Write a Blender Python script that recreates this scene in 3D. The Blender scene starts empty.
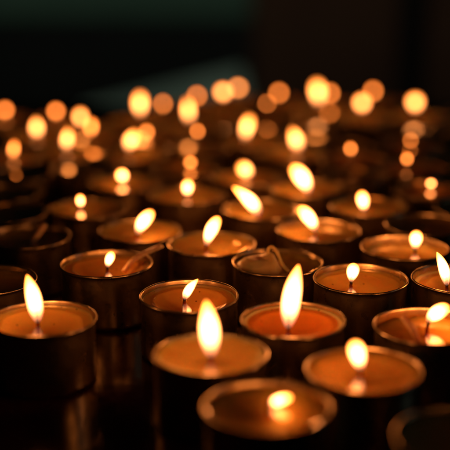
import bpy, bmesh, math, random
from mathutils import Vector, noise
C = bpy.context.scene
R = math.radians

# ---------------------------------------------------------------- camera
cam_d = bpy.data.cameras.new('camera'); cam = bpy.data.objects.new('camera', cam_d)
C.collection.objects.link(cam); C.camera = cam
cam_d.sensor_width = 36; cam_d.lens = 92.0
cam_d.clip_start = 0.02; cam_d.clip_end = 50
cam.location = (0, 0, 0.170)
cam.rotation_euler = (R(90) - math.atan(325 / 1150), 0, 0)
cam_d.dof.use_dof = True
cam_d.dof.focus_distance = 0.452
cam_d.dof.aperture_fstop = 5.2

# ---------------------------------------------------------------- world, dim background fill and side light, exposure
W = bpy.data.worlds.new('World'); C.world = W; W.use_nodes = True
bg = W.node_tree.nodes['Background']
bg.inputs[0].default_value = (0.75, 0.9, 0.8, 1); bg.inputs[1].default_value = 0.0012

def area(name, loc, target, size, power, col):
    l = bpy.data.lights.new(name, 'AREA'); l.energy = power; l.color = col; l.shape = 'RECTANGLE'
    l.size, l.size_y = size
    o = bpy.data.objects.new(name, l); C.collection.objects.link(o); o.location = loc
    o.rotation_euler = (Vector(target) - Vector(loc)).to_track_quat('-Z', 'Y').to_euler()
    return o
area('background_fill', (-0.2, 1.6, 1.0), (-0.2, 2.6, 0.4), (2.0, 0.3), 3.4, (0.78, 1.0, 0.84))  # added fill lamp for the surfaces behind the table; no window stands there
area('side_window_light', (1.3, 0.35, 0.45), (0, 0.38, 0), (0.16, 0.5), 0.10, (0.62, 0.9, 1.0))

C.view_settings.view_transform = 'Standard'; C.view_settings.look = 'None'
C.view_settings.exposure = 0; C.view_settings.gamma = 1
C.render.engine = 'CYCLES'
C.cycles.max_bounces = 10; C.cycles.transparent_max_bounces = 32
C.cycles.diffuse_bounces = 4; C.cycles.glossy_bounces = 6
C.cycles.caustics_reflective = True; C.cycles.sample_clamp_indirect = 6

# ---------------------------------------------------------------- materials
def mat(name):
    m = bpy.data.materials.new(name); m.use_nodes = True
    nt = m.node_tree
    return m, nt, nt.nodes['Principled BSDF'], nt.nodes['Material Output']
def node(nt, t, **kw):
    n = nt.nodes.new(t)
    for k, v in kw.items():
        if k in n.inputs: n.inputs[k].default_value = v
        else: setattr(n, k, v)
    return n
def noise_bump(nt, p, scale, strength, dist=0.0002, detail=4):
    tc = node(nt, 'ShaderNodeTexCoord'); nz = node(nt, 'ShaderNodeTexNoise', Scale=scale, Detail=detail)
    nt.links.new(tc.outputs['Object'], nz.inputs['Vector'])
    b = node(nt, 'ShaderNodeBump', Strength=strength, Distance=dist)
    nt.links.new(nz.outputs[0], b.inputs['Height']); nt.links.new(b.outputs[0], p.inputs['Normal'])
    return tc, nz
def ramp(nt, src, stops):
    r = node(nt, 'ShaderNodeValToRGB')
    e = r.color_ramp.elements
    while len(e) < len(stops): e.new(0.5)
    for el, (pos, col) in zip(e, stops):
        el.position = pos; el.color = (*col, 1) if len(col) == 3 else col
    nt.links.new(src, r.inputs[0]); return r

def make_metal():
    m, nt, p, o = mat('thin_aluminium')
    p.inputs['Metallic'].default_value = 1.0
    tc, nz = noise_bump(nt, p, 140, 0.35, 0.0004, 3)
    n2 = node(nt, 'ShaderNodeTexNoise', Scale=260.0, Detail=6.0); nt.links.new(tc.outputs['Object'], n2.inputs['Vector'])
    r = ramp(nt, n2.outputs[0], [(0.3, (0.52, 0.43, 0.24)), (0.7, (0.74, 0.63, 0.40))])
    nt.links.new(r.outputs[0], p.inputs['Base Color'])
    r2 = ramp(nt, n2.outputs[0], [(0.3, (0.36,) * 3), (0.75, (0.24,) * 3)])
    nt.links.new(r2.outputs[0], p.inputs['Roughness'])
    return m
def make_wax(name, c1, c2, sss=0.75):
    m, nt, p, o = mat(name)
    tc, nz = noise_bump(nt, p, 320, 0.28, 0.0003, 5)
    n2 = node(nt, 'ShaderNodeTexNoise', Scale=160.0, Detail=5.0); nt.links.new(tc.outputs['Object'], n2.inputs['Vector'])
    r = ramp(nt, n2.outputs[0], [(0.35, c1), (0.65, c2)])
    # a few specks of soot and charred wick in the wax
    vo = node(nt, 'ShaderNodeTexVoronoi', Scale=330.0); nt.links.new(tc.outputs['Object'], vo.inputs['Vector'])
    n3 = node(nt, 'ShaderNodeTexNoise', Scale=210.0, Detail=2.0); nt.links.new(tc.outputs['Object'], n3.inputs['Vector'])
    sp = ramp(nt, vo.outputs['Distance'], [(0.10, (0.0,) * 3), (0.17, (1.0,) * 3)])
    gate = ramp(nt, n3.outputs[0], [(0.55, (1.0,) * 3), (0.60, (0.0,) * 3)])
    mxx = node(nt, 'ShaderNodeMath', operation='MAXIMUM'); nt.links.new(sp.outputs[0], mxx.inputs[0]); nt.links.new(gate.outputs[0], mxx.inputs[1])
    mc = node(nt, 'ShaderNodeMixRGB'); nt.links.new(mxx.outputs[0], mc.inputs[0]); mc.inputs[1].default_value = (0.08, 0.04, 0.02, 1)
    nt.links.new(r.outputs[0], mc.inputs[2]); nt.links.new(mc.outputs[0], p.inputs['Base Color'])
    p.inputs['Roughness'].default_value = 0.38
    p.inputs['IOR'].default_value = 1.44
    p.inputs['Subsurface Weight'].default_value = sss
    p.inputs['Subsurface Radius'].default_value = (1.0, 0.45, 0.2)
    p.inputs['Subsurface Scale'].default_value = 0.007
    return m
def make_liquid(name, tint, rough=0.015):
    m = bpy.data.materials.new(name); m.use_nodes = True; nt = m.node_tree; nt.nodes.clear()
    o = node(nt, 'ShaderNodeOutputMaterial')
    fr = node(nt, 'ShaderNodeLayerWeight', Blend=0.5)      # Schlick's reflectance from the facing angle
    p5 = node(nt, 'ShaderNodeMath', operation='POWER'); p5.inputs[1].default_value = 4.6; nt.links.new(fr.outputs['Facing'], p5.inputs[0])
    sch = node(nt, 'ShaderNodeMath', operation='MULTIPLY_ADD'); sch.inputs[1].default_value = 0.95; sch.inputs[2].default_value = 0.05; nt.links.new(p5.outputs[0], sch.inputs[0])
    tr = node(nt, 'ShaderNodeBsdfTransparent'); tr.inputs[0].default_value = (*tint, 1)
    gl = node(nt, 'ShaderNodeBsdfGlossy', Roughness=rough); gl.inputs[0].default_value = (1, 1, 1, 1)
    mx = node(nt, 'ShaderNodeMixShader')
    tc = node(nt, 'ShaderNodeTexCoord'); nz = node(nt, 'ShaderNodeTexNoise', Scale=95.0, Detail=1.0)
    nt.links.new(tc.outputs['Object'], nz.inputs['Vector'])
    b = node(nt, 'ShaderNodeBump', Strength=0.10, Distance=0.0004); nt.links.new(nz.outputs[0], b.inputs['Height'])
    nt.links.new(b.outputs[0], fr.inputs['Normal']); nt.links.new(b.outputs[0], gl.inputs['Normal'])
    nt.links.new(sch.outputs[0], mx.inputs[0]); nt.links.new(tr.outputs[0], mx.inputs[1]); nt.links.new(gl.outputs[0], mx.inputs[2])
    nt.links.new(mx.outputs[0], o.inputs[0])
    return m
def make_flame(name, power, blue=1.0, green=1.0):
    m = bpy.data.materials.new(name); m.use_nodes = True; nt = m.node_tree; nt.nodes.clear()
    o = node(nt, 'ShaderNodeOutputMaterial')
    at = node(nt, 'ShaderNodeAttribute', attribute_name='flame_height')
    st = ramp(nt, at.outputs['Fac'], FLAME_STRENGTH)
    co = ramp(nt, at.outputs['Fac'], [(q, (c[0], c[1] * green, c[2] * blue)) for q, c in FLAME_COLOUR])
    lw = node(nt, 'ShaderNodeLayerWeight', Blend=0.5)
    inv = node(nt, 'ShaderNodeMath', operation='SUBTRACT'); inv.inputs[0].default_value = 1.0
    nt.links.new(lw.outputs['Facing'], inv.inputs[1])
    pw = node(nt, 'ShaderNodeMath', operation='POWER'); pw.inputs[1].default_value = 1.9
    nt.links.new(inv.outputs[0], pw.inputs[0])
    m1 = node(nt, 'ShaderNodeMath', operation='MULTIPLY'); nt.links.new(pw.outputs[0], m1.inputs[0]); nt.links.new(st.outputs[0], m1.inputs[1])
    m2 = node(nt, 'ShaderNodeMath', operation='MULTIPLY'); nt.links.new(m1.outputs[0], m2.inputs[0]); m2.inputs[1].default_value = power
    em = node(nt, 'ShaderNodeEmission'); nt.links.new(co.outputs[0], em.inputs[0]); nt.links.new(m2.outputs[0], em.inputs[1])
    tr = node(nt, 'ShaderNodeBsdfTransparent'); ad = node(nt, 'ShaderNodeAddShader')
    nt.links.new(em.outputs[0], ad.inputs[0]); nt.links.new(tr.outputs[0], ad.inputs[1]); nt.links.new(ad.outputs[0], o.inputs[0])
    return m
FLAME_STRENGTH = [(0.0, (0.012,) * 3), (0.10, (0.045,) * 3), (0.20, (0.12,) * 3), (0.36, (0.58,) * 3), (0.60, (1.0,) * 3), (1.0, (0.26,) * 3)]
FLAME_COLOUR = [(0.0, (0.75, 0.28, 0.18)), (0.18, (1.0, 0.33, 0.11)), (0.40, (1.0, 0.30, 0.082)), (1.0, (1.0, 0.23, 0.024))]

M = {}
M['metal'] = make_metal()
M['wax'] = make_wax('pale_wax', (0.96, 0.68, 0.30), (0.97, 0.76, 0.36))
M['wax_tan'] = make_wax('tan_wax', (0.80, 0.58, 0.28), (0.90, 0.70, 0.36), 0.75)
M['wax_dark'] = make_wax('spent_wax', (0.60, 0.41, 0.19), (0.74, 0.53, 0.26), 0.45)
M['amber'] = make_liquid('amber_melted_wax', (1.0, 0.88, 0.62))
M['orange'] = make_liquid('orange_melted_wax', (1.0, 0.84, 0.55))
M['red'] = make_liquid('red_melted_wax', (1.0, 0.64, 0.34))
M['brown'] = make_liquid('brown_melted_wax', (0.96, 0.76, 0.48))
M['flame'] = make_flame('candle_flame', 22.5)
M['flame_weak'] = make_flame('weaker_candle_flame', 10.5, 0.9)
M['flame_small'] = make_flame('starved_candle_flame', 10.5, 0.55, 0.82)

m, nt, p, o = mat('charred_wick'); M['wick'] = m
at = node(nt, 'ShaderNodeAttribute', attribute_name='wick_height')
r = ramp(nt, at.outputs['Fac'], [(0.0, (0.75, 0.22, 0.08)), (0.35, (0.40, 0.10, 0.04)), (0.6, (0.03, 0.02, 0.02)), (1.0, (0.015, 0.012, 0.012))])  # orange-red foot paints glow onto the waxed wick; top is charred
nt.links.new(r.outputs[0], p.inputs['Base Color']); p.inputs['Roughness'].default_value = 0.8
noise_bump(nt, p, 1500, 0.6, 0.0003)

m, nt, p, o = mat('pale_match_wood'); M['wood'] = m
tc = node(nt, 'ShaderNodeTexCoord'); mp = node(nt, 'ShaderNodeMapping'); mp.inputs['Scale'].default_value = (900, 900, 90)
nz = node(nt, 'ShaderNodeTexNoise', Scale=1.0, Detail=5.0)
nt.links.new(tc.outputs['Object'], mp.inputs[0]); nt.links.new(mp.outputs[0], nz.inputs['Vector'])
r = ramp(nt, nz.outputs[0], [(0.3, (0.72, 0.50, 0.26)), (0.7, (0.88, 0.68, 0.42))]); nt.links.new(r.outputs[0], p.inputs['Base Color'])
p.inputs['Roughness'].default_value = 0.45
p.inputs['Subsurface Weight'].default_value = 0.8; p.inputs['Subsurface Scale'].default_value = 0.003; p.inputs['Subsurface Radius'].default_value = (1.0, 0.6, 0.35)

m, nt, p, o = mat('dark_red_lacquer'); M['table'] = m
tc, nz = noise_bump(nt, p, 60, 0.12, 0.0006, 3)
r = ramp(nt, nz.outputs[0], [(0.35, (0.035, 0.0016, 0.0030)), (0.65, (0.070, 0.0030, 0.0055))]); nt.links.new(r.outputs[0], p.inputs['Base Color'])
n2 = node(nt, 'ShaderNodeTexNoise', Scale=180.0, Detail=5.0); nt.links.new(tc.outputs['Object'], n2.inputs['Vector'])
r2 = ramp(nt, n2.outputs[0], [(0.4, (0.10,) * 3), (0.7, (0.22,) * 3)]); nt.links.new(r2.outputs[0], p.inputs['Roughness']); p.inputs['Specular IOR Level'].default_value = 0.26

def plain(name, c1, c2, scale, rough=0.7):
    m, nt, p, o = mat(name)
    tc, nz = noise_bump(nt, p, scale, 0.3, 0.003)
    r = ramp(nt, nz.outputs[0], [(0.35, c1), (0.65, c2)]); nt.links.new(r.outputs[0], p.inputs['Base Color'])
    p.inputs['Roughness'].default_value = rough
    return m
M['green_wall'] = plain('dark_green_plaster', (0.10, 0.16, 0.11), (0.13, 0.20, 0.14), 3)
M['black_wall'] = plain('black_panel', (0.010, 0.006, 0.005), (0.016, 0.009, 0.008), 4)
M['slab'] = plain('grey_green_stone', (0.26, 0.29, 0.24), (0.34, 0.37, 0.31), 6, 0.75)
M['brown_wood'] = plain('dark_brown_wood', (0.11, 0.036, 0.018), (0.155, 0.052, 0.025), 5, 0.6)
M['floor'] = plain('near_black_floor', (0.012, 0.009, 0.009), (0.02, 0.014, 0.013), 3)

# ---------------------------------------------------------------- mesh helpers
def link(name, bm, mats, parent=None, smooth=True, loc=(0, 0, 0)):
    me = bpy.data.meshes.new(name); bm.normal_update()
    bm.to_mesh(me); bm.free()
    for q in (mats if isinstance(mats, (list, tuple)) else [mats]): me.materials.append(q)
    if smooth: me.shade_smooth()
    o = bpy.data.objects.new(name, me); C.collection.objects.link(o)
    o.location = loc
    if parent: o.parent = parent
    return o
def rings(bm, rows, close_first=None, close_last=None):
    """rows: list of lists of Vector, equal length, each a closed ring"""
    vs = [[bm.verts.new(v) for v in row] for row in rows]
    n = len(rows[0])
    for a, b in zip(vs, vs[1:]):
        for i in range(n):
            j = (i + 1) % n
            bm.faces.new((a[i], a[j], b[j], b[i]))
    if close_first is not None:
        c = bm.verts.new(close_first)
        for i in range(n): bm.faces.new((c, vs[0][(i + 1) % n], vs[0][i]))
    if close_last is not None:
        c = bm.verts.new(close_last)
        for i in range(n): bm.faces.new((c, vs[-1][i], vs[-1][(i + 1) % n]))
    return vs
def box(bm, lo, hi):
    v = [bm.verts.new((x, y, z)) for x in (lo[0], hi[0]) for y in (lo[1], hi[1]) for z in (lo[2], hi[2])]
    for f in ((0, 1, 3, 2), (4, 6, 7, 5), (0, 4, 5, 1), (2, 3, 7, 6), (0, 2, 6, 4), (1, 5, 7, 3)):
        bm.faces.new([v[i] for i in f])
    bmesh.ops.recalc_face_normals(bm, faces=bm.faces)
def fn(x, y, z): return noise.noise(Vector((x, y, z)))

def sweep(bm, pts, rads, n=10, flat=1.0):
    """tube along points; returns list of vertex rings"""
    rows = []
    prev = None
    for k, pnt in enumerate(pts):
        a = pts[max(k - 1, 0)]; b = pts[min(k + 1, len(pts) - 1)]
        t = (b - a).normalized()
        u = Vector((1, 0, 0)) if prev is None else prev
        u = (u - t * u.dot(t)).normalized(); prev = u
        w = t.cross(u)
        rows.append([pnt + (u * math.cos(q) + w * math.sin(q) * flat) * rads[k] for q in (2 * math.pi * i / n for i in range(n))])
    return rings(bm, rows, pts[0], pts[-1])

# ---------------------------------------------------------------- tealight cup (a few dented variants, shared by the candles)
HC = 0.0240; RO = 0.0189; RI = 0.0184
def cup_mesh(seed):
    bm = bmesh.new(); n = 96
    prof = [(0.0004, 0.0006), (0.0172, 0.0006), (0.0178, 0.0002), (0.0182, 0.0003), (0.0186, 0.0011), (0.0187, 0.0022)]
    prof += [(0.0187, z) for z in (0.004, 0.007, 0.010, 0.013, 0.016, 0.019, 0.0215)]
    prof += [(0.0188, HC - 0.0014), (0.0189, HC - 0.0010), (0.01925, HC - 0.0006), (0.01932, HC - 0.0002), (0.01915, HC + 0.0001), (0.0188, HC + 0.0002), (0.01855, HC), (0.01843, HC - 0.0005)]
    prof += [(RI, HC - 0.0012), (RI, 0.018), (RI, 0.012), (RI, 0.006), (RI - 0.0003, 0.0014), (0.0004, 0.0012)]
    rows = []
    for r, z in prof:
        row = []
        for i in range(n):
            a = 2 * math.pi * i / n; c, s = math.cos(a), math.sin(a)
            k = min(1, r / 0.015)
            d = 0.00022 * fn(c * 1.6 + seed * 3.1, s * 1.6, z * 90 + seed) + 0.00010 * fn(c * 6 + seed, s * 6, z * 260)
            ov = 0.00022 * math.cos(2 * a + seed * 1.7) * (z / HC)
            dz = 0.00022 * fn(c * 1.3 + seed * 5, s * 1.3, 7.7) * (z / HC)
            rr = r + (d * min(1, z / 0.006) + ov) * k
            row.append(Vector((rr * c, rr * s, z + dz)))
        rows.append(row)
    rings(bm, rows, Vector((0, 0, 0.0006)), Vector((0, 0, 0.0012)))
    bmesh.ops.recalc_face_normals(bm, faces=bm.faces)
    me = bpy.data.meshes.new('cup'); bm.to_mesh(me); bm.free()
    me.materials.append(M['metal']); me.shade_smooth(); return me
CUPS = [cup_mesh(s) for s in range(6)]

def wax_obj(parent, seed, ring, depth, rp, m, mound=None):
    """solid wax with a melted bowl. ring: height of the solid ring at the wall, depth: bowl depth under it, rp: bowl radius"""
    bm = bmesh.new(); n = 96; nr = 34; RW = RI - 0.00035
    rows = []
    for k in range(nr, 0, -1):
        r = RW * (k / nr)
        row = []
        for i in range(n):
            a = 2 * math.pi * i / n; c, s = math.cos(a), math.sin(a)
            rpa = rp * (1 + 0.10 * fn(c * 1.1 + seed * 7.3, s * 1.1, 1.5) + 0.05 * fn(c * 3 + seed, s * 3, 4.2))
            if r < rpa:
                q = r / rpa; z = ring - depth * (1 - q ** 3.2)
            else:
                q = (r - rpa) / max(RW - rpa, 1e-5); q = min(1, max(0, q))
                z = ring + 0.0007 * q * q - 0.00025 * math.sin(q * math.pi)
            z += 0.00022 * fn(r * c * 190 + seed, r * s * 190, 2.0) + 0.00012 * fn(r * c * 520, r * s * 520, seed)
            if mound: z += mound(r * c, r * s)
            row.append(Vector((r * c, r * s, z)))
        rows.append(row)
    zb = 0.0020
    side = [Vector((RW * math.cos(2 * math.pi * i / n), RW * math.sin(2 * math.pi * i / n), zb)) for i in range(n)]
    cz = ring - depth + (mound(0, 0) if mound else 0)
    rings(bm, [side] + rows, Vector((0, 0, zb)), Vector((0, 0, cz)))
    bmesh.ops.recalc_face_normals(bm, faces=bm.faces)
    return link('wax', bm, m, parent)

def liquid_obj(parent, seed, z, rp, wick, m, climb=0.0009):
    """the melt pool's surface, climbing a little at its rim and at the wick"""
    bm = bmesh.new(); n = 96; nr = 40
    RW = min(RI - 0.00005, rp * 1.16 + 0.0004)
    full = rp > 0.0172
    rows = []
    for k in range(nr, 0, -1):
        r = RW * (k / nr); row = []
        for i in range(n):
            a = 2 * math.pi * i / n; x, y = r * math.cos(a), r * math.sin(a)
            e = (RW if full else rp) - r
            zz = z + climb * math.exp(-max(e, 0) / (climb * 1.35))
            if wick: zz += 0.0006 * math.exp(-math.hypot(x - wick[0], y - wick[1]) / 0.0009)
            zz += 0.00006 * fn(x * 130 + seed, y * 130, 9)
            row.append(Vector((x, y, zz)))
        rows.append(row)
    rings(bm, rows, None, Vector((0, 0, z)))
    bmesh.ops.recalc_face_normals(bm, faces=bm.faces)
    if bm.faces[:][0].normal.z < 0: bmesh.ops.reverse_faces(bm, faces=bm.faces)
    return link('melted_wax', bm, m, parent)

def wick_obj(parent, root, top, bend, rad=0.00062):
    bm = bmesh.new(); lay = None
    n = 12; pts = []; root = Vector(root); top = Vector(top)
    side = Vector((bend, bend * 0.3, 0))
    for k in range(n + 1):
        t = k / n
        pts.append(root.lerp(top, t) + side * math.sin(t * math.pi) + Vector((fn(k * .7, root.x * 900, 1), fn(k * .7, root.x * 900, 5), 0)) * 0.00018)
    rads = [rad * (1.15 - 0.3 * k / n) * (1 + 0.15 * fn(k * 1.3, root.y * 500, 3)) for k in range(n + 1)]
    rads[-1] *= 0.55
    vs = sweep(bm, pts, rads, 10)
    o = None
    hs = {}
    bm.verts.index_update()
    for k, row in enumerate(vs):
        for v in row: hs[v.index] = k / n
    tot = len(bm.verts)
    o = link('wick', bm, M['wick'], parent)
    at = o.data.attributes.new('wick_height', 'FLOAT', 'POINT')
    for i in range(tot): at.data[i].value = hs.get(i, 0.0 if i == tot - 2 else 1.0)
    return o

def flame_obj(parent, base, tip, w, kind, seed=0, bend=0.0):
    """flame: a tapered closed body along a bent centre line; kind 0 pointed, 1 round-topped"""
    bm = bmesh.new(); base = Vector(base); tip = Vector(tip)
    L = (tip - base).length; n = 22; ns = 26
    pa, pb = ((0.60, 0.78), (0.85, 0.48))[kind]
    mx = (pa / (pa + pb)) ** pa * (pb / (pa + pb)) ** pb
    lean = tip.x - base.x
    pts, rads = [], []
    for k in range(n + 1):
        t = k / n; t2 = 0.5 - 0.5 * math.cos(math.pi * t)
        p = base.lerp(tip, t2); p.x += -lean * 0.16 * math.sin(math.pi * t2) + bend * math.sin(math.pi * t2)
        tt = min(max(t2, 0.004), 0.996)
        pts.append(p); rads.append(w / 2 * tt ** pa * (1 - tt) ** pb / mx * (1 + 0.05 * fn(t2 * 3, seed, 0)))
    vs = sweep(bm, pts, rads, ns, 0.92)
    bm.verts.index_update(); hs = {}
    for k, row in enumerate(vs):
        t2 = 0.5 - 0.5 * math.cos(math.pi * k / n)
        for v in row: hs[v.index] = t2
    bmesh.ops.recalc_face_normals(bm, faces=bm.faces)
    tot = len(bm.verts)
    o = link('flame', bm, M['flame' if parent.location.y < 0.6 else 'flame_small' if w < 0.0045 else 'flame_weak'], parent)
    at = o.data.attributes.new('flame_height', 'FLOAT', 'POINT')
    for i in range(tot): at.data[i].value = hs.get(i, 0.0 if i == tot - 2 else 1.0)
    return o

def tag(o, label, cat, group=None, kind=None):
    if label: o['label'] = label
    if cat: o['category'] = cat
    if group: o['group'] = group
    if kind: o['kind'] = kind

# ---------------------------------------------------------------- the setting
bm = bmesh.new(); box(bm, (-0.75, -0.05, -0.03), (0.75, 0.985, 0.0))
bmesh.ops.bevel(bm, geom=bm.edges[:], offset=0.003, segments=3, affect='EDGES')
tag(link('tabletop', bm, M['table'], smooth=False), None, None, kind='structure')
bm = bmesh.new(); box(bm, (-4, -1.5, -0.76), (4, 4.2, -0.70))
tag(link('floor', bm, M['floor'], smooth=False), None, None, kind='structure')
# dim, out-of-focus things behind the table
def block(name, pts, z0, z1, m, label=None, cat=None, kind=None, bev=0.006):
    """a slab or block standing on the outline pts"""
    bm = bmesh.new()
    lo = [bm.verts.new((x, y, z0)) for x, y in pts]; hi = [bm.verts.new((x, y, z1)) for x, y in pts]
    n = len(pts); bm.faces.new(lo[::-1]); bm.faces.new(hi)
    for i in range(n): bm.faces.new((lo[i], lo[(i + 1) % n], hi[(i + 1) % n], hi[i]))
    bmesh.ops.recalc_face_normals(bm, faces=bm.faces)
    bmesh.ops.bevel(bm, geom=bm.edges[:], offset=bev, segments=2, affect='EDGES')
    o = link(name, bm, m, smooth=False); tag(o, label, cat, kind=kind); return o
block('wall', [(-2.2, 3.2), (0.30, 3.2), (0.30, 3.3), (-2.2, 3.3)], -0.145, 0.10, M['green_wall'], 'dark green plaster wall at the upper left, far out of focus', 'wall')
block('dado_panel', [(-2.2, 3.15), (0.30, 3.15), (0.30, 3.28), (-2.2, 3.28)], -0.70, -0.150, M['black_wall'], 'black panel below the dark green wall', 'panel')
block('stone_bench', [(-0.20, 1.56), (0.030, 1.95), (0.045, 1.30), (-0.20, 1.30)], -0.70, -0.10, M['slab'], 'pale grey-green stone bench behind the table, its top edge running diagonally', 'bench')
block('wooden_cabinet', [(0.05, 2.0), (0.303, 2.0), (0.303, 2.3), (0.05, 2.3)], -0.70, 0.12, M['brown_wood'], 'dark brown wooden cabinet face filling the upper right background', 'cabinet')
block('wall_pillar', [(0.31, 2.02), (0.345, 2.02), (0.345, 2.3), (0.31, 2.3)], -0.70, 0.12, M['black_wall'], 'narrow black strip of wall between the two dark brown wood faces', 'pillar')
block('wooden_door', [(0.352, 2.0), (0.95, 2.0), (0.95, 2.3), (0.352, 2.3)], -0.70, 0.12, M['brown_wood'], 'dark brown wooden door at the upper right edge', 'door')

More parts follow.
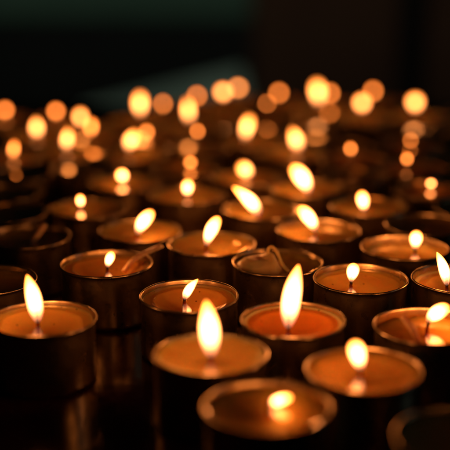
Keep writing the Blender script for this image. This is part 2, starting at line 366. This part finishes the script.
# ---------------------------------------------------------------- the candles
# name: (x, y, turn, wax level below rim, ring width, wax, liquid, flame, wick)
CANDLES = [
    ('A', 0.0126, 0.3171, 0.0030, 0.0040, 0.0180, 'wax', 'amber', ((0.0011, 0.0057, 0.0217), (0.0075, 0.0057, 0.0243), 0.0026, 1), ((0.0011, 0.0057), (0.0018, 0.0057, 0.0232), -0.0004),
     'nearest tealight at the bottom centre, thin glassy pool with a squat flame and glinting discs'),
    ('B', 0.0450, 0.3453, 0.0022, 0.0035, 0.0158, 'wax_tan', 'orange', ((-0.0010, 0.0019, 0.0225), (-0.0036, 0.0019, 0.0329), 0.0054, 1), ((-0.0010, 0.0019), (-0.0013, 0.0019, 0.0255), 0.0001),
     'tealight with a short round flame leaning left, in front of the tallest flame, bottom right'),
    ('C', -0.0050, 0.3590, 0.0013, 0.0015, 0.0174, 'wax', 'amber', ((0.0004, -0.0029, 0.0234), (-0.0012, -0.0029, 0.0435), 0.0068, 0), ((0.0004, -0.0029), (0.0002, -0.0029, 0.0280), 0.0000),
     'tealight with a broad upright flame and bright orange wax, front row centre'),
    ('D', 0.0246, 0.3915, 0.0024, 0.0060, 0.0138, 'wax', 'red', ((-0.0021, -0.0056, 0.0223), (0.0013, -0.0056, 0.0463), 0.0070, 0), ((-0.0021, -0.0056), (-0.0018, -0.0056, 0.0275), -0.0000),
     'tealight with the tallest, right-leaning flame over a red pool ringed by pale wax'),
    ('E', -0.0661, 0.3925, 0.0024, 0.0050, 0.0150, 'wax', 'orange', ((-0.0018, -0.0006, 0.0223), (-0.0049, -0.0006, 0.0406), 0.0059, 0), ((-0.0018, -0.0006), (-0.0021, -0.0006, 0.0269), 0.0001),
     'tealight standing alone at the front left, tall flame leaning left and mirrored in its pool'),
    ('F', -0.0138, 0.4178, 0.0028, 0.0040, 0.0148, 'wax', 'brown', ((-0.0019, 0.0002, 0.0219), (0.0035, 0.0002, 0.0304), 0.0035, 0), ((-0.0019, 0.0002), (-0.0013, 0.0002, 0.0247), -0.0002),
     'tealight with a thin small flame blown to the right, behind the broad upright flame'),
    ('G', 0.0544, 0.4385, 0.0030, 0.0035, 0.0156, 'wax', 'orange', ((-0.0037, 0.0004, 0.0217), (-0.0024, 0.0004, 0.0301), 0.0052, 1), ((-0.0037, 0.0004), (-0.0036, 0.0004, 0.0243), -0.0000),
     'tealight with a small round flame on a black wick, right behind the tallest flame'),
    ('H', 0.0725, 0.3854, 0.0044, 0.0040, 0.0184, 'wax', 'brown', ((0.0012, 0.0084, 0.0216), (0.0089, 0.0084, 0.0282), 0.0055, 1), ((0.0012, 0.0084), (0.0025, 0.0084, 0.0248), -0.0004),
     'deeply burnt tealight at the right edge, fat flame blown right beside a stick of wick'),
    ('I', 0.0670, 0.2964, 0.0018, 0.0030, 0.0165, 'wax', 'amber', ((0.0041, 0.0029, 0.0229), (0.0045, 0.0029, 0.0254), 0.0011, 1), ((0.0041, 0.0029), (0.0042, 0.0029, 0.0249), -0.0001),  # tiny flame added out of view to brighten this wax
     'dim blurred tealight cut off by the bottom right corner'),
    ('J', 0.0943, 0.4384, 0.0036, 0.0050, 0.0135, 'wax_tan', 'orange', ((-0.0053, -0.0014, 0.0211), (-0.0101, -0.0014, 0.0354), 0.0045, 0), ((-0.0053, -0.0014), (-0.0057, -0.0014, 0.0247), 0.0001),
     'tealight cut off by the right edge, with a slender left-leaning flame and wax ring'),
    ('K', 0.0221, 0.4601, 0.0024, 0.0025, 0.0168, 'wax', 'amber', None, None,
     'flameless tealight with a lump of unmelted wax and a curled wick, behind the tallest flame'),
    ('L', -0.0059, 0.4871, 0.0015, 0.0016, 0.0172, 'wax', 'amber', ((-0.0025, -0.0032, 0.0232), (0.0033, -0.0032, 0.0369), 0.0056, 1), ((-0.0025, -0.0032), (-0.0019, -0.0032, 0.0270), -0.0001),
     'tealight with a right-leaning flame and bright orange wax in the middle of the crowd'),
    ('M', -0.0497, 0.4582, 0.0026, 0.0035, 0.0146, 'wax', 'brown', ((0.0005, -0.0009, 0.0221), (0.0031, -0.0009, 0.0291), 0.0038, 1), ((0.0005, -0.0009), (0.0007, -0.0009, 0.0241), -0.0001),
     'dim tealight left of centre, tiny round flame, a stick lying over its rim'),
    ('N', -0.0890, 0.4984, 0.0032, 0.0030, 0.0165, 'wax', 'orange', None, None,
     'burnt-out tealight at the left edge with a short pale stick standing in it'),
    ('O', -0.0949, 0.4371, 0.0032, 0.0030, 0.0160, 'wax', 'orange', None, ((0.0005, 0.0000), (0.0015, -0.0005, 0.0228), 0.0005),
     'unlit tealight cut off by the left edge, directly behind the lone front left flame'),
    ('P', -0.0391, 0.5074, 0.0015, 0.0016, 0.0172, 'wax', 'amber', ((-0.0010, -0.0047, 0.0232), (0.0065, -0.0047, 0.0345), 0.0058, 1), ((-0.0010, -0.0047), (-0.0002, -0.0047, 0.0266), -0.0002),
     'tealight with a plump right-leaning flame and orange wax, left of the middle'),
    ('Q', -0.0195, 0.5733, 0.0013, 0.0018, 0.0174, 'wax', 'amber', ((-0.0000, 0.0003, 0.0234), (0.0006, 0.0003, 0.0313), 0.0043, 1), ((-0.0000, 0.0003), (0.0000, 0.0003, 0.0254), -0.0000),
     'blurred tealight with a small upright round flame and its reflection just below'),
    ('R', 0.0177, 0.5455, 0.0015, 0.0016, 0.0172, 'wax', 'amber', ((-0.0012, -0.0084, 0.0231), (-0.0138, -0.0084, 0.0372), 0.0058, 0), ((-0.0012, -0.0084), (-0.0022, -0.0084, 0.0261), 0.0003),
     'tealight with a flame blown far over to the left above bright wax, upper middle'),
    ('S', 0.0432, 0.5082, 0.0030, 0.0030, 0.0184, 'wax', 'amber', ((-0.0010, 0.0046, 0.0217), (-0.0091, 0.0046, 0.0337), 0.0059, 1), ((-0.0010, 0.0046), (-0.0018, 0.0046, 0.0253), 0.0002),
     'tealight with a plump left-leaning flame and metal-rimmed clear pool, right of the middle'),
    ('T', 0.0714, 0.5513, 0.0013, 0.0018, 0.0174, 'wax', 'amber', ((-0.0034, -0.0080, 0.0233), (-0.0052, -0.0080, 0.0332), 0.0050, 1), ((-0.0034, -0.0080), (-0.0035, -0.0080, 0.0253), 0.0001),
     'blurred tealight with a small upright egg-shaped flame in wax filled to the rim, right side'),
    ('U', 0.0787, 0.4812, 0.0040, 0.0040, 0.0184, 'wax', 'amber', ((0.0055, 0.0063, 0.0207), (0.0060, 0.0063, 0.0295), 0.0053, 1), ((0.0055, 0.0063), (0.0056, 0.0063, 0.0237), -0.0000),
     'tealight burnt low with a small dome-shaped flame, right side, behind the slender left-leaning one'),
    ('V', 0.0426, 0.5880, 0.0015, 0.0016, 0.0172, 'wax', 'amber', ((0.0011, -0.0085, 0.0231), (-0.0080, -0.0085, 0.0379), 0.0075, 1), ((0.0011, -0.0085), (0.0005, -0.0085, 0.0261), 0.0002),
     'blurred tealight with a large left-leaning flame and glowing orange wax, upper right of centre'),
    ('W', -0.0675, 0.5474, 0.0013, 0.0018, 0.0174, 'wax', 'amber', ((-0.0040, 0.0042, 0.0234), (-0.0043, 0.0042, 0.0290), 0.0027, 1), ((-0.0040, 0.0042), (-0.0040, 0.0042, 0.0249), 0.0000),
     'dim tealight with a pinpoint flame behind the burnt-out one with a pale stick, left side'),
    ('X', -0.0536, 0.5994, 0.0013, 0.0018, 0.0174, 'wax', 'amber', ((-0.0010, 0.0047, 0.0234), (-0.0030, 0.0047, 0.0295), 0.0045, 1), ((-0.0010, 0.0047), (-0.0011, 0.0047, 0.0249), 0.0001),
     'dim blurred tealight with a small squat flame, upper left of the middle'),
    ('F1', -0.1536, 0.7910, 0.0010, 0.0016, 0.0175, 'wax', 'amber', ((-0.0011, 0.0084, 0.0242), (-0.0008, 0.0084, 0.0305), 0.0042, 1), ((-0.0011, 0.0084), (-0.0011, 0.0084, 0.0257), -0.0000),
     'far tealight at the left edge whose small flame blurs to a disc'),
    ('F2', -0.1275, 0.6589, 0.0010, 0.0016, 0.0175, 'wax', 'amber', ((0.0021, 0.0067, 0.0237), (0.0036, 0.0067, 0.0327), 0.0030, 0), ((0.0021, 0.0067), (0.0022, 0.0067, 0.0252), -0.0001),
     'blurred tealight at the left edge with a slim flame and a round reflection below it'),
    ('F3', -0.1219, 0.7211, 0.0010, 0.0016, 0.0175, 'wax', 'amber', ((0.0012, 0.0048, 0.0237), (0.0012, 0.0048, 0.0351), 0.0055, 0), ((0.0012, 0.0048), (0.0012, 0.0048, 0.0252), 0.0000),
     'far tealight with a large egg-shaped blurred flame, second from the left edge'),
    ('F4', -0.1153, 0.7843, 0.0010, 0.0016, 0.0175, 'wax', 'amber', ((-0.0026, 0.0083, 0.0247), (-0.0023, 0.0083, 0.0309), 0.0042, 1), ((-0.0026, 0.0083), (-0.0026, 0.0083, 0.0262), -0.0000),
     'far tealight in the back rows with a round disc of blurred flame, left side'),
    ('F5', -0.0928, 0.6766, 0.0010, 0.0016, 0.0175, 'wax', 'amber', ((-0.0036, 0.0079, 0.0241), (-0.0016, 0.0079, 0.0366), 0.0046, 0), ((-0.0036, 0.0079), (-0.0036, 0.0079, 0.0256), -0.0000),
     'blurred tealight with a tall bright flame above a bright round reflection, left side'),
    ('F6', -0.0938, 0.7520, 0.0010, 0.0016, 0.0175, 'wax', 'amber', ((-0.0028, 0.0082, 0.0248), (-0.0031, 0.0082, 0.0343), 0.0051, 1), ((-0.0028, 0.0082), (-0.0029, 0.0082, 0.0263), 0.0000),
     'far tealight whose blurred flame merges with the lower flame to its right, left side'),
    ('F6b', -0.0836, 0.7144, 0.0010, 0.0016, 0.0175, 'wax', 'amber', ((-0.0020, 0.0084, 0.0255), (-0.0017, 0.0084, 0.0346), 0.0038, 1), ((-0.0020, 0.0084), (-0.0020, 0.0084, 0.0270), -0.0000),
     'far tealight with glowing orange wax, the lower right one of two merging flames'),
    ('F7', -0.0625, 0.7770, 0.0010, 0.0016, 0.0175, 'wax', 'amber', ((0.0038, 0.0084, 0.0260), (0.0041, 0.0084, 0.0419), 0.0064, 1), ((0.0038, 0.0084), (0.0038, 0.0084, 0.0275), -0.0000),
     'far tealight with a large upright blurred flame in front of the pale slab'),
    ('F8', -0.0492, 0.8135, 0.0010, 0.0016, 0.0175, 'wax', 'amber', ((0.0044, 0.0083, 0.0251), (0.0045, 0.0083, 0.0310), 0.0030, 1), ((0.0044, 0.0083), (0.0044, 0.0083, 0.0263), -0.0000),
     'far tealight with a small orange disc of flame just right of the large upright one'),
    ('F9', -0.0545, 0.6696, 0.0010, 0.0016, 0.0175, 'wax', 'amber', ((-0.0041, 0.0081, 0.0249), (0.0015, 0.0081, 0.0362), 0.0061, 1), ((-0.0041, 0.0081), (-0.0038, 0.0081, 0.0264), -0.0001),
     'blurred tealight with a bright stout flame leaning right, upper left of the middle'),
    ('F10', -0.0449, 0.7184, 0.0010, 0.0016, 0.0175, 'wax', 'amber', ((-0.0051, 0.0055, 0.0237), (-0.0055, 0.0055, 0.0294), 0.0033, 1), ((-0.0051, 0.0055), (-0.0051, 0.0055, 0.0249), 0.0000),
     'far tealight with a small flame half hidden by the stout right-leaning one'),
    ('F11', -0.0246, 0.7540, 0.0010, 0.0016, 0.0175, 'wax', 'amber', ((0.0004, 0.0085, 0.0262), (-0.0007, 0.0085, 0.0416), 0.0051, 0), ((0.0004, 0.0085), (0.0003, 0.0085, 0.0277), 0.0000),
     'far tealight with a tall blurred flame left of centre, below an orange disc'),
    ('F12', -0.0226, 0.8419, 0.0010, 0.0016, 0.0175, 'wax', 'amber', ((0.0017, 0.0085, 0.0261), (0.0018, 0.0085, 0.0321), 0.0038, 1), ((0.0017, 0.0085), (0.0017, 0.0085, 0.0273), -0.0000),
     'far tealight at the back with an orange disc above the tall flame left of centre'),
    ('F13', -0.0160, 0.6924, 0.0010, 0.0016, 0.0175, 'wax', 'amber', ((-0.0008, 0.0085, 0.0296), (-0.0013, 0.0085, 0.0340), 0.0026, 1), ((-0.0008, 0.0085), (-0.0009, 0.0085, 0.0308), 0.0000),  # flame added in place of a disc mirrored in the pools
     'far tealight with a small flame standing in for a disc-like reflection, below and right of the tall left-of-centre flame'),
    ('F14', -0.0217, 0.6315, 0.0010, 0.0016, 0.0175, 'wax', 'amber', ((0.0018, 0.0083, 0.0238), (0.0023, 0.0083, 0.0279), 0.0034, 1), ((0.0018, 0.0083), (0.0019, 0.0083, 0.0250), -0.0000),  # this flame imitates a reflection in liquid wax
     'blurred tealight with a small flame standing in for an oval reflection, straight above the small upright round flame'),
    ('F16', -0.0025, 0.8086, 0.0010, 0.0016, 0.0175, 'wax', 'amber', ((0.0011, 0.0085, 0.0327), (0.0011, 0.0085, 0.0416), 0.0067, 1), ((0.0011, 0.0085), (0.0011, 0.0085, 0.0342), -0.0000),
     'far tealight in the back row with a bright round blurred flame at the centre'),
    ('F17', 0.0075, 0.8665, 0.0010, 0.0016, 0.0175, 'wax', 'amber', ((0.0024, 0.0085, 0.0281), (0.0024, 0.0085, 0.0343), 0.0052, 1), ((0.0024, 0.0085), (0.0024, 0.0085, 0.0293), 0.0000),
     'rearmost tealight near the centre, its disc of flame peeking out right of a brighter one'),
    ('F18', 0.0447, 0.8551, 0.0010, 0.0016, 0.0175, 'wax', 'amber', ((-0.0039, 0.0084, 0.0262), (-0.0039, 0.0084, 0.0323), 0.0039, 1), ((-0.0039, 0.0084), (-0.0039, 0.0084, 0.0274), 0.0000),
     'far tealight in the back row with a dim orange disc of flame, right of centre'),
    ('F19', 0.0336, 0.7941, 0.0010, 0.0016, 0.0175, 'wax', 'amber', ((-0.0040, 0.0085, 0.0299), (-0.0040, 0.0085, 0.0336), 0.0024, 1), ((-0.0040, 0.0085), (-0.0040, 0.0085, 0.0311), 0.0000),  # candle and flame added to give a dim disc of reflected light
     'added far tealight whose flame makes the faintest reflected disc, below left of the dim orange disc'),
    ('F20', 0.0184, 0.7107, 0.0010, 0.0016, 0.0175, 'wax', 'amber', ((-0.0061, 0.0038, 0.0237), (-0.0023, 0.0038, 0.0389), 0.0059, 1), ((-0.0061, 0.0038), (-0.0060, 0.0038, 0.0252), -0.0001),
     'blurred tealight with a bright flame leaning right above two round reflections, centre'),
    ('F21', 0.0118, 0.6118, 0.0010, 0.0016, 0.0175, 'wax_tan', 'amber', ((0.0019, 0.0003, 0.0237), (-0.0043, 0.0003, 0.0315), 0.0070, 1), ((0.0019, 0.0003), (0.0014, 0.0003, 0.0257), 0.0002),
     'blurred tealight with a stubby left-leaning flame whose dark wick shows at its foot'),
    ('F22', 0.0395, 0.6722, 0.0010, 0.0016, 0.0175, 'wax', 'amber', ((0.0048, 0.0075, 0.0241), (0.0004, 0.0075, 0.0380), 0.0066, 0), ((0.0048, 0.0075), (0.0047, 0.0075, 0.0256), 0.0001),
     'blurred tealight with a bright pointed flame leaning left, right of centre'),
    ('F23', 0.0660, 0.8157, 0.0010, 0.0016, 0.0175, 'wax', 'amber', ((0.0019, 0.0084, 0.0270), (-0.0003, 0.0084, 0.0443), 0.0074, 1), ((0.0019, 0.0084), (0.0018, 0.0084, 0.0285), 0.0000),
     'far tealight with the largest bright blurred flame of the back row, right of centre'),
    ('F24', 0.0833, 0.8505, 0.0010, 0.0016, 0.0175, 'wax', 'amber', ((-0.0043, 0.0084, 0.0263), (-0.0045, 0.0084, 0.0329), 0.0038, 1), ((-0.0043, 0.0084), (-0.0043, 0.0084, 0.0275), 0.0000),
     'rearmost tealight half hidden behind the largest flame of the back row'),
    ('F26', 0.0970, 0.7922, 0.0010, 0.0016, 0.0175, 'wax', 'amber', ((-0.0006, 0.0085, 0.0271), (-0.0009, 0.0085, 0.0370), 0.0072, 1), ((-0.0006, 0.0085), (-0.0006, 0.0085, 0.0286), 0.0000),
     'far tealight on the right with a bright round flame in front of a dimmer disc'),
    ('F27', 0.1216, 0.8576, 0.0010, 0.0016, 0.0175, 'wax', 'amber', ((-0.0093, 0.0082, 0.0267), (-0.0096, 0.0082, 0.0334), 0.0039, 1), ((-0.0093, 0.0082), (-0.0093, 0.0082, 0.0279), 0.0000),
     'rearmost tealight on the right, its dim disc of flame above and behind a bright one'),
    ('F29', 0.0749, 0.6560, 0.0013, 0.0020, 0.0175, 'wax_tan', 'brown', ((-0.0006, 0.0085, 0.0261), (-0.0012, 0.0085, 0.0309), 0.0025, 1), ((-0.0006, 0.0085), (-0.0006, 0.0085, 0.0273), 0.0000),  # reflection made as a small flame of its own
     'blurred tealight with a small faint flame standing in for a reflection, another reflection straight below, right side'),
    ('F30', 0.1358, 0.7944, 0.0010, 0.0016, 0.0175, 'wax', 'amber', ((-0.0017, 0.0085, 0.0267), (-0.0022, 0.0085, 0.0374), 0.0078, 1), ((-0.0017, 0.0085), (-0.0018, 0.0085, 0.0282), 0.0000),
     'far tealight with the rightmost bright flame of the back row'),
    ('F32', 0.1141, 0.6958, 0.0013, 0.0020, 0.0175, 'wax_tan', 'brown', ((0.0019, 0.0083, 0.0238), (0.0012, 0.0083, 0.0271), 0.0021, 1), ((0.0019, 0.0083), (0.0018, 0.0083, 0.0250), 0.0001),  # small flame put in to make a reflected disc
     'far tealight with a faint small flame standing in for a reflected disc, second below the rightmost back-row flame'),
    ('F33', 0.1062, 0.6330, 0.0013, 0.0020, 0.0175, 'wax_tan', 'brown', ((-0.0023, 0.0085, 0.0252), (-0.0025, 0.0085, 0.0299), 0.0024, 1), ((-0.0023, 0.0085), (-0.0023, 0.0085, 0.0264), 0.0000),  # stand-in flame for a reflection of the back row
     'blurred tealight with a small flame standing in for a round reflection, third below the rightmost back-row flame'),
    ('F34', 0.1072, 0.5839, 0.0013, 0.0020, 0.0175, 'wax_tan', 'brown', ((0.0020, 0.0083, 0.0238), (0.0018, 0.0083, 0.0266), 0.0027, 1), ((0.0020, 0.0083), (0.0019, 0.0083, 0.0250), 0.0000),
     'dim blurred tealight near the right edge with a single pinpoint flame'),
    ('Y', -0.1143, 0.5797, 0.0032, 0.0030, 0.0160, 'wax', 'orange', None, ((0.0005, 0.0000), (0.0015, -0.0005, 0.0228), 0.0005),
     'unlit blurred tealight at the left edge, behind the burnt-out one with a pale stick'),
    ('Z0', 0.0708, 0.6164, 0.0012, 0.0025, 0.0175, 'wax_tan', 'amber', None, ((0.0005, 0.0000), (0.0015, -0.0005, 0.0248), 0.0005),
     'unlit tealight behind the small egg-shaped flame on the right side, its wax dark'),
    ('Z1', 0.0720, 0.6949, 0.0017, 0.0025, 0.0175, 'wax_dark', 'amber', None, ((0.0005, 0.0000), (0.0015, -0.0005, 0.0243), 0.0005),
     'unlit far tealight between the two faint stand-in flames and the bright back-row flame, right of centre'),
    ('Z2', -0.1465, 0.7525, 0.0022, 0.0025, 0.0175, 'wax_tan', 'amber', None, ((0.0005, 0.0000), (0.0015, -0.0005, 0.0238), 0.0005),
     'unlit far tealight cut off by the left edge, in front of the disc-like flame'),
    ('Z3', -0.1057, 0.5392, 0.0014, 0.0025, 0.0175, 'wax_dark', 'amber', None, ((0.0005, 0.0000), (0.0015, -0.0005, 0.0246), 0.0005),
     'unlit dark tealight at the left edge, just behind the one with a pale stick'),
    ('Z4', -0.0792, 0.6391, 0.0019, 0.0025, 0.0175, 'wax_tan', 'amber', None, ((0.0005, 0.0000), (0.0015, -0.0005, 0.0241), 0.0005),
     'unlit blurred tealight in front of the tall bright flame on the left side'),
    ('Z5', 0.0144, 0.7553, 0.0012, 0.0025, 0.0175, 'wax_dark', 'amber', None, ((0.0005, 0.0000), (0.0015, -0.0005, 0.0248), 0.0005),
     'unlit far tealight behind the bright right-leaning flame at the centre'),
    ('Z6', 0.0659, 0.7686, 0.0017, 0.0025, 0.0175, 'wax_tan', 'amber', None, ((0.0005, 0.0000), (0.0015, -0.0005, 0.0243), 0.0005),
     'unlit far tealight in front of the largest flame of the back row'),
    ('Z7', 0.0942, 0.5185, 0.0022, 0.0025, 0.0175, 'wax_dark', 'amber', None, ((0.0005, 0.0000), (0.0015, -0.0005, 0.0238), 0.0005),
     'unlit tealight at the right side behind the small dome-shaped flame'),
    ('Z8', 0.1342, 0.6620, 0.0014, 0.0025, 0.0175, 'wax_tan', 'amber', None, ((0.0005, 0.0000), (0.0015, -0.0005, 0.0246), 0.0005),
     'unlit blurred tealight cut off by the right edge, level with the small faint stand-in flames'),
    ('Z9', -0.1145, 0.6209, 0.0019, 0.0025, 0.0175, 'wax_dark', 'amber', None, ((0.0005, 0.0000), (0.0015, -0.0005, 0.0241), 0.0005),
     'unlit blurred tealight in front of the slim flame at the left edge'),
    ('Z10', -0.1511, 0.6914, 0.0012, 0.0025, 0.0175, 'wax_tan', 'amber', None, ((0.0005, 0.0000), (0.0015, -0.0005, 0.0248), 0.0005),
     'unlit tealight mostly outside the left edge, beside the slim flame'),
    ('Z11', 0.1180, 0.7586, 0.0017, 0.0025, 0.0175, 'wax_dark', 'amber', None, ((0.0005, 0.0000), (0.0015, -0.0005, 0.0243), 0.0005),
     'unlit far tealight in front of the rightmost bright flame of the back row'),
    ('Z12', 0.0511, 0.7322, 0.0022, 0.0025, 0.0175, 'wax_tan', 'amber', None, ((0.0005, 0.0000), (0.0015, -0.0005, 0.0238), 0.0005),
     'unlit far tealight behind the bright pointed left-leaning flame, right of centre'),
    ('Z13', 0.1228, 0.5474, 0.0014, 0.0025, 0.0175, 'wax_dark', 'amber', None, ((0.0005, 0.0000), (0.0015, -0.0005, 0.0246), 0.0005),
     'unlit tealight mostly outside the right edge, behind the small dome-shaped flame'),
    ('Z14', 0.1407, 0.7259, 0.0019, 0.0025, 0.0175, 'wax_tan', 'amber', None, ((0.0005, 0.0000), (0.0015, -0.0005, 0.0241), 0.0005),
     'unlit far tealight near the right edge, right of the faint small stand-in flame'),
    ('Z15', 0.1730, 0.8099, 0.0012, 0.0025, 0.0175, 'wax_dark', 'amber', None, ((0.0005, 0.0000), (0.0015, -0.0005, 0.0248), 0.0005),
     'rearmost unlit tealight at the right edge, beyond the bright back-row flame'),
    ('Z16', 0.1589, 0.7621, 0.0017, 0.0025, 0.0175, 'wax_tan', 'amber', None, ((0.0005, 0.0000), (0.0015, -0.0005, 0.0243), 0.0005),
     'unlit far tealight cut off by the right edge, second from the back there'),
]
LIT = 'lit tealights standing close together on the table'
UNLIT = 'burnt-out tealights among the lit ones'
def mound_k(x, y):
    # lump of unmelted wax leaning on the left of the cup, with a sharp right edge
    d = math.hypot((x + 0.0075) / 0.0105, (y + 0.0005) / 0.0125)
    h = 0.0062 * max(0, 1 - d ** 2.4)
    ridge = 0.0030 * math.exp(-((x + 0.0025 + 0.25 * y) / 0.0024) ** 2 - ((y - 0.000) / 0.0085) ** 2)
    return h + ridge + 0.0005 * fn(x * 300, y * 300, 1)
for i, (key, x, y, lev, depth, rp, wax, liq, fl, wk, label) in enumerate(CANDLES):
    root = bpy.data.objects.new('tealight_candle', None); C.collection.objects.link(root)
    root.location = (x, y, 0); root.empty_display_size = 0.01
    tag(root, label, 'candle', LIT if fl else UNLIT)
    c = bpy.data.objects.new('cup', CUPS[i % len(CUPS)]); C.collection.objects.link(c); c.parent = root
    c.rotation_euler[2] = i * 2.399
    zl = HC - lev                                    # liquid level
    wax_obj(root, i * 1.37, zl + 0.0004, depth, rp, M[wax], mound_k if key == 'K' else None)
    liquid_obj(root, i * 0.77, zl, rp, wk[0] if wk else None, M[liq], 0.0017 if key in 'ABH' else 0.0009)
    if wk:
        (wx, wy), (tx, ty, tz), bend = wk
        wick_obj(root, (wx, wy, zl - depth * 0.8), (tx, ty, tz), bend)
    if fl:
        b, t, w, kind = fl
        flame_obj(root, b, t, w, kind, i)
def stick(name, pts, rad, label, cat, flat=0.6):
    """a thin wooden stick along smoothed points"""
    P = [Vector(q) for q in pts]; out = []
    for a, b in zip(P, P[1:]):
        for k in range(6): out.append(a.lerp(b, k / 6))
    out.append(P[-1])
    for _ in range(4):
        out = [out[0]] + [(out[i - 1] + out[i] * 2 + out[i + 1]) / 4 for i in range(1, len(out) - 1)] + [out[-1]]
    o0 = out[0].copy()
    bm = bmesh.new(); sweep(bm, [q - o0 for q in out], [rad] * len(out), 10, flat)
    bmesh.ops.recalc_face_normals(bm, faces=bm.faces)
    o = link(name, bm, M['wood'], None, loc=o0); tag(o, label, cat); return o
pos = {c[0]: (c[1], c[2], HC - c[3]) for c in CANDLES}
kx, ky, kz = pos['M']
stick('wooden_stick', [(kx + 0.0075, ky - 0.002, kz - 0.0006), (kx + 0.0105, ky + 0.004, kz + 0.0025), (kx + 0.0155, ky + 0.0100, HC + 0.0012), (kx + 0.0225, ky + 0.0155, HC + 0.0028)], 0.0012,
      'pale bent stick resting over the rim of the dim tealight left of centre', 'stick')
kx, ky, kz = pos['N']
stick('wooden_stick', [(kx - 0.0005, ky - 0.003, kz - 0.003), (kx + 0.0070, ky + 0.005, HC + 0.0040)], 0.0013,
      'short pale stick standing in the burnt-out tealight at the left edge', 'stick', 1.0)
kx, ky, kz = pos['H']
stick('wooden_stick', [(kx - 0.0088, ky + 0.0020, kz + 0.0068), (kx - 0.0055, ky - 0.0015, kz + 0.0030), (kx - 0.0035, ky - 0.005, kz - 0.0020)], 0.0012,
      'short pale stick leaning beside the wick in the deeply burnt tealight, right edge', 'stick', 1.0)
# curled wick of the flameless tealight with the wax lump: a part of that candle
kroot = [o for o in C.objects if o.name.startswith('tealight_candle') and o.get('label', '').startswith('flameless')][0]
kz = pos['K'][2]
pts = [Vector(q) for q in ((-0.0040, 0.0, kz + 0.002), (-0.0042, -0.0005, kz + 0.0085), (-0.0022, -0.001, kz + 0.0095), (0.0002, -0.0015, kz + 0.006), (0.0016, -0.004, kz + 0.0022), (0.0042, -0.0085, kz + 0.0008))]
out = []
for a, b in zip(pts, pts[1:]):
    for k in range(6): out.append(a.lerp(b, k / 6))
out.append(pts[-1])
for _ in range(5):
    out = [out[0]] + [(out[i - 1] + out[i] * 2 + out[i + 1]) / 4 for i in range(1, len(out) - 1)] + [out[-1]]
bm = bmesh.new(); sweep(bm, out, [0.00065] * len(out), 10)
bmesh.ops.recalc_face_normals(bm, faces=bm.faces)
link('wick', bm, M['wax'], kroot)
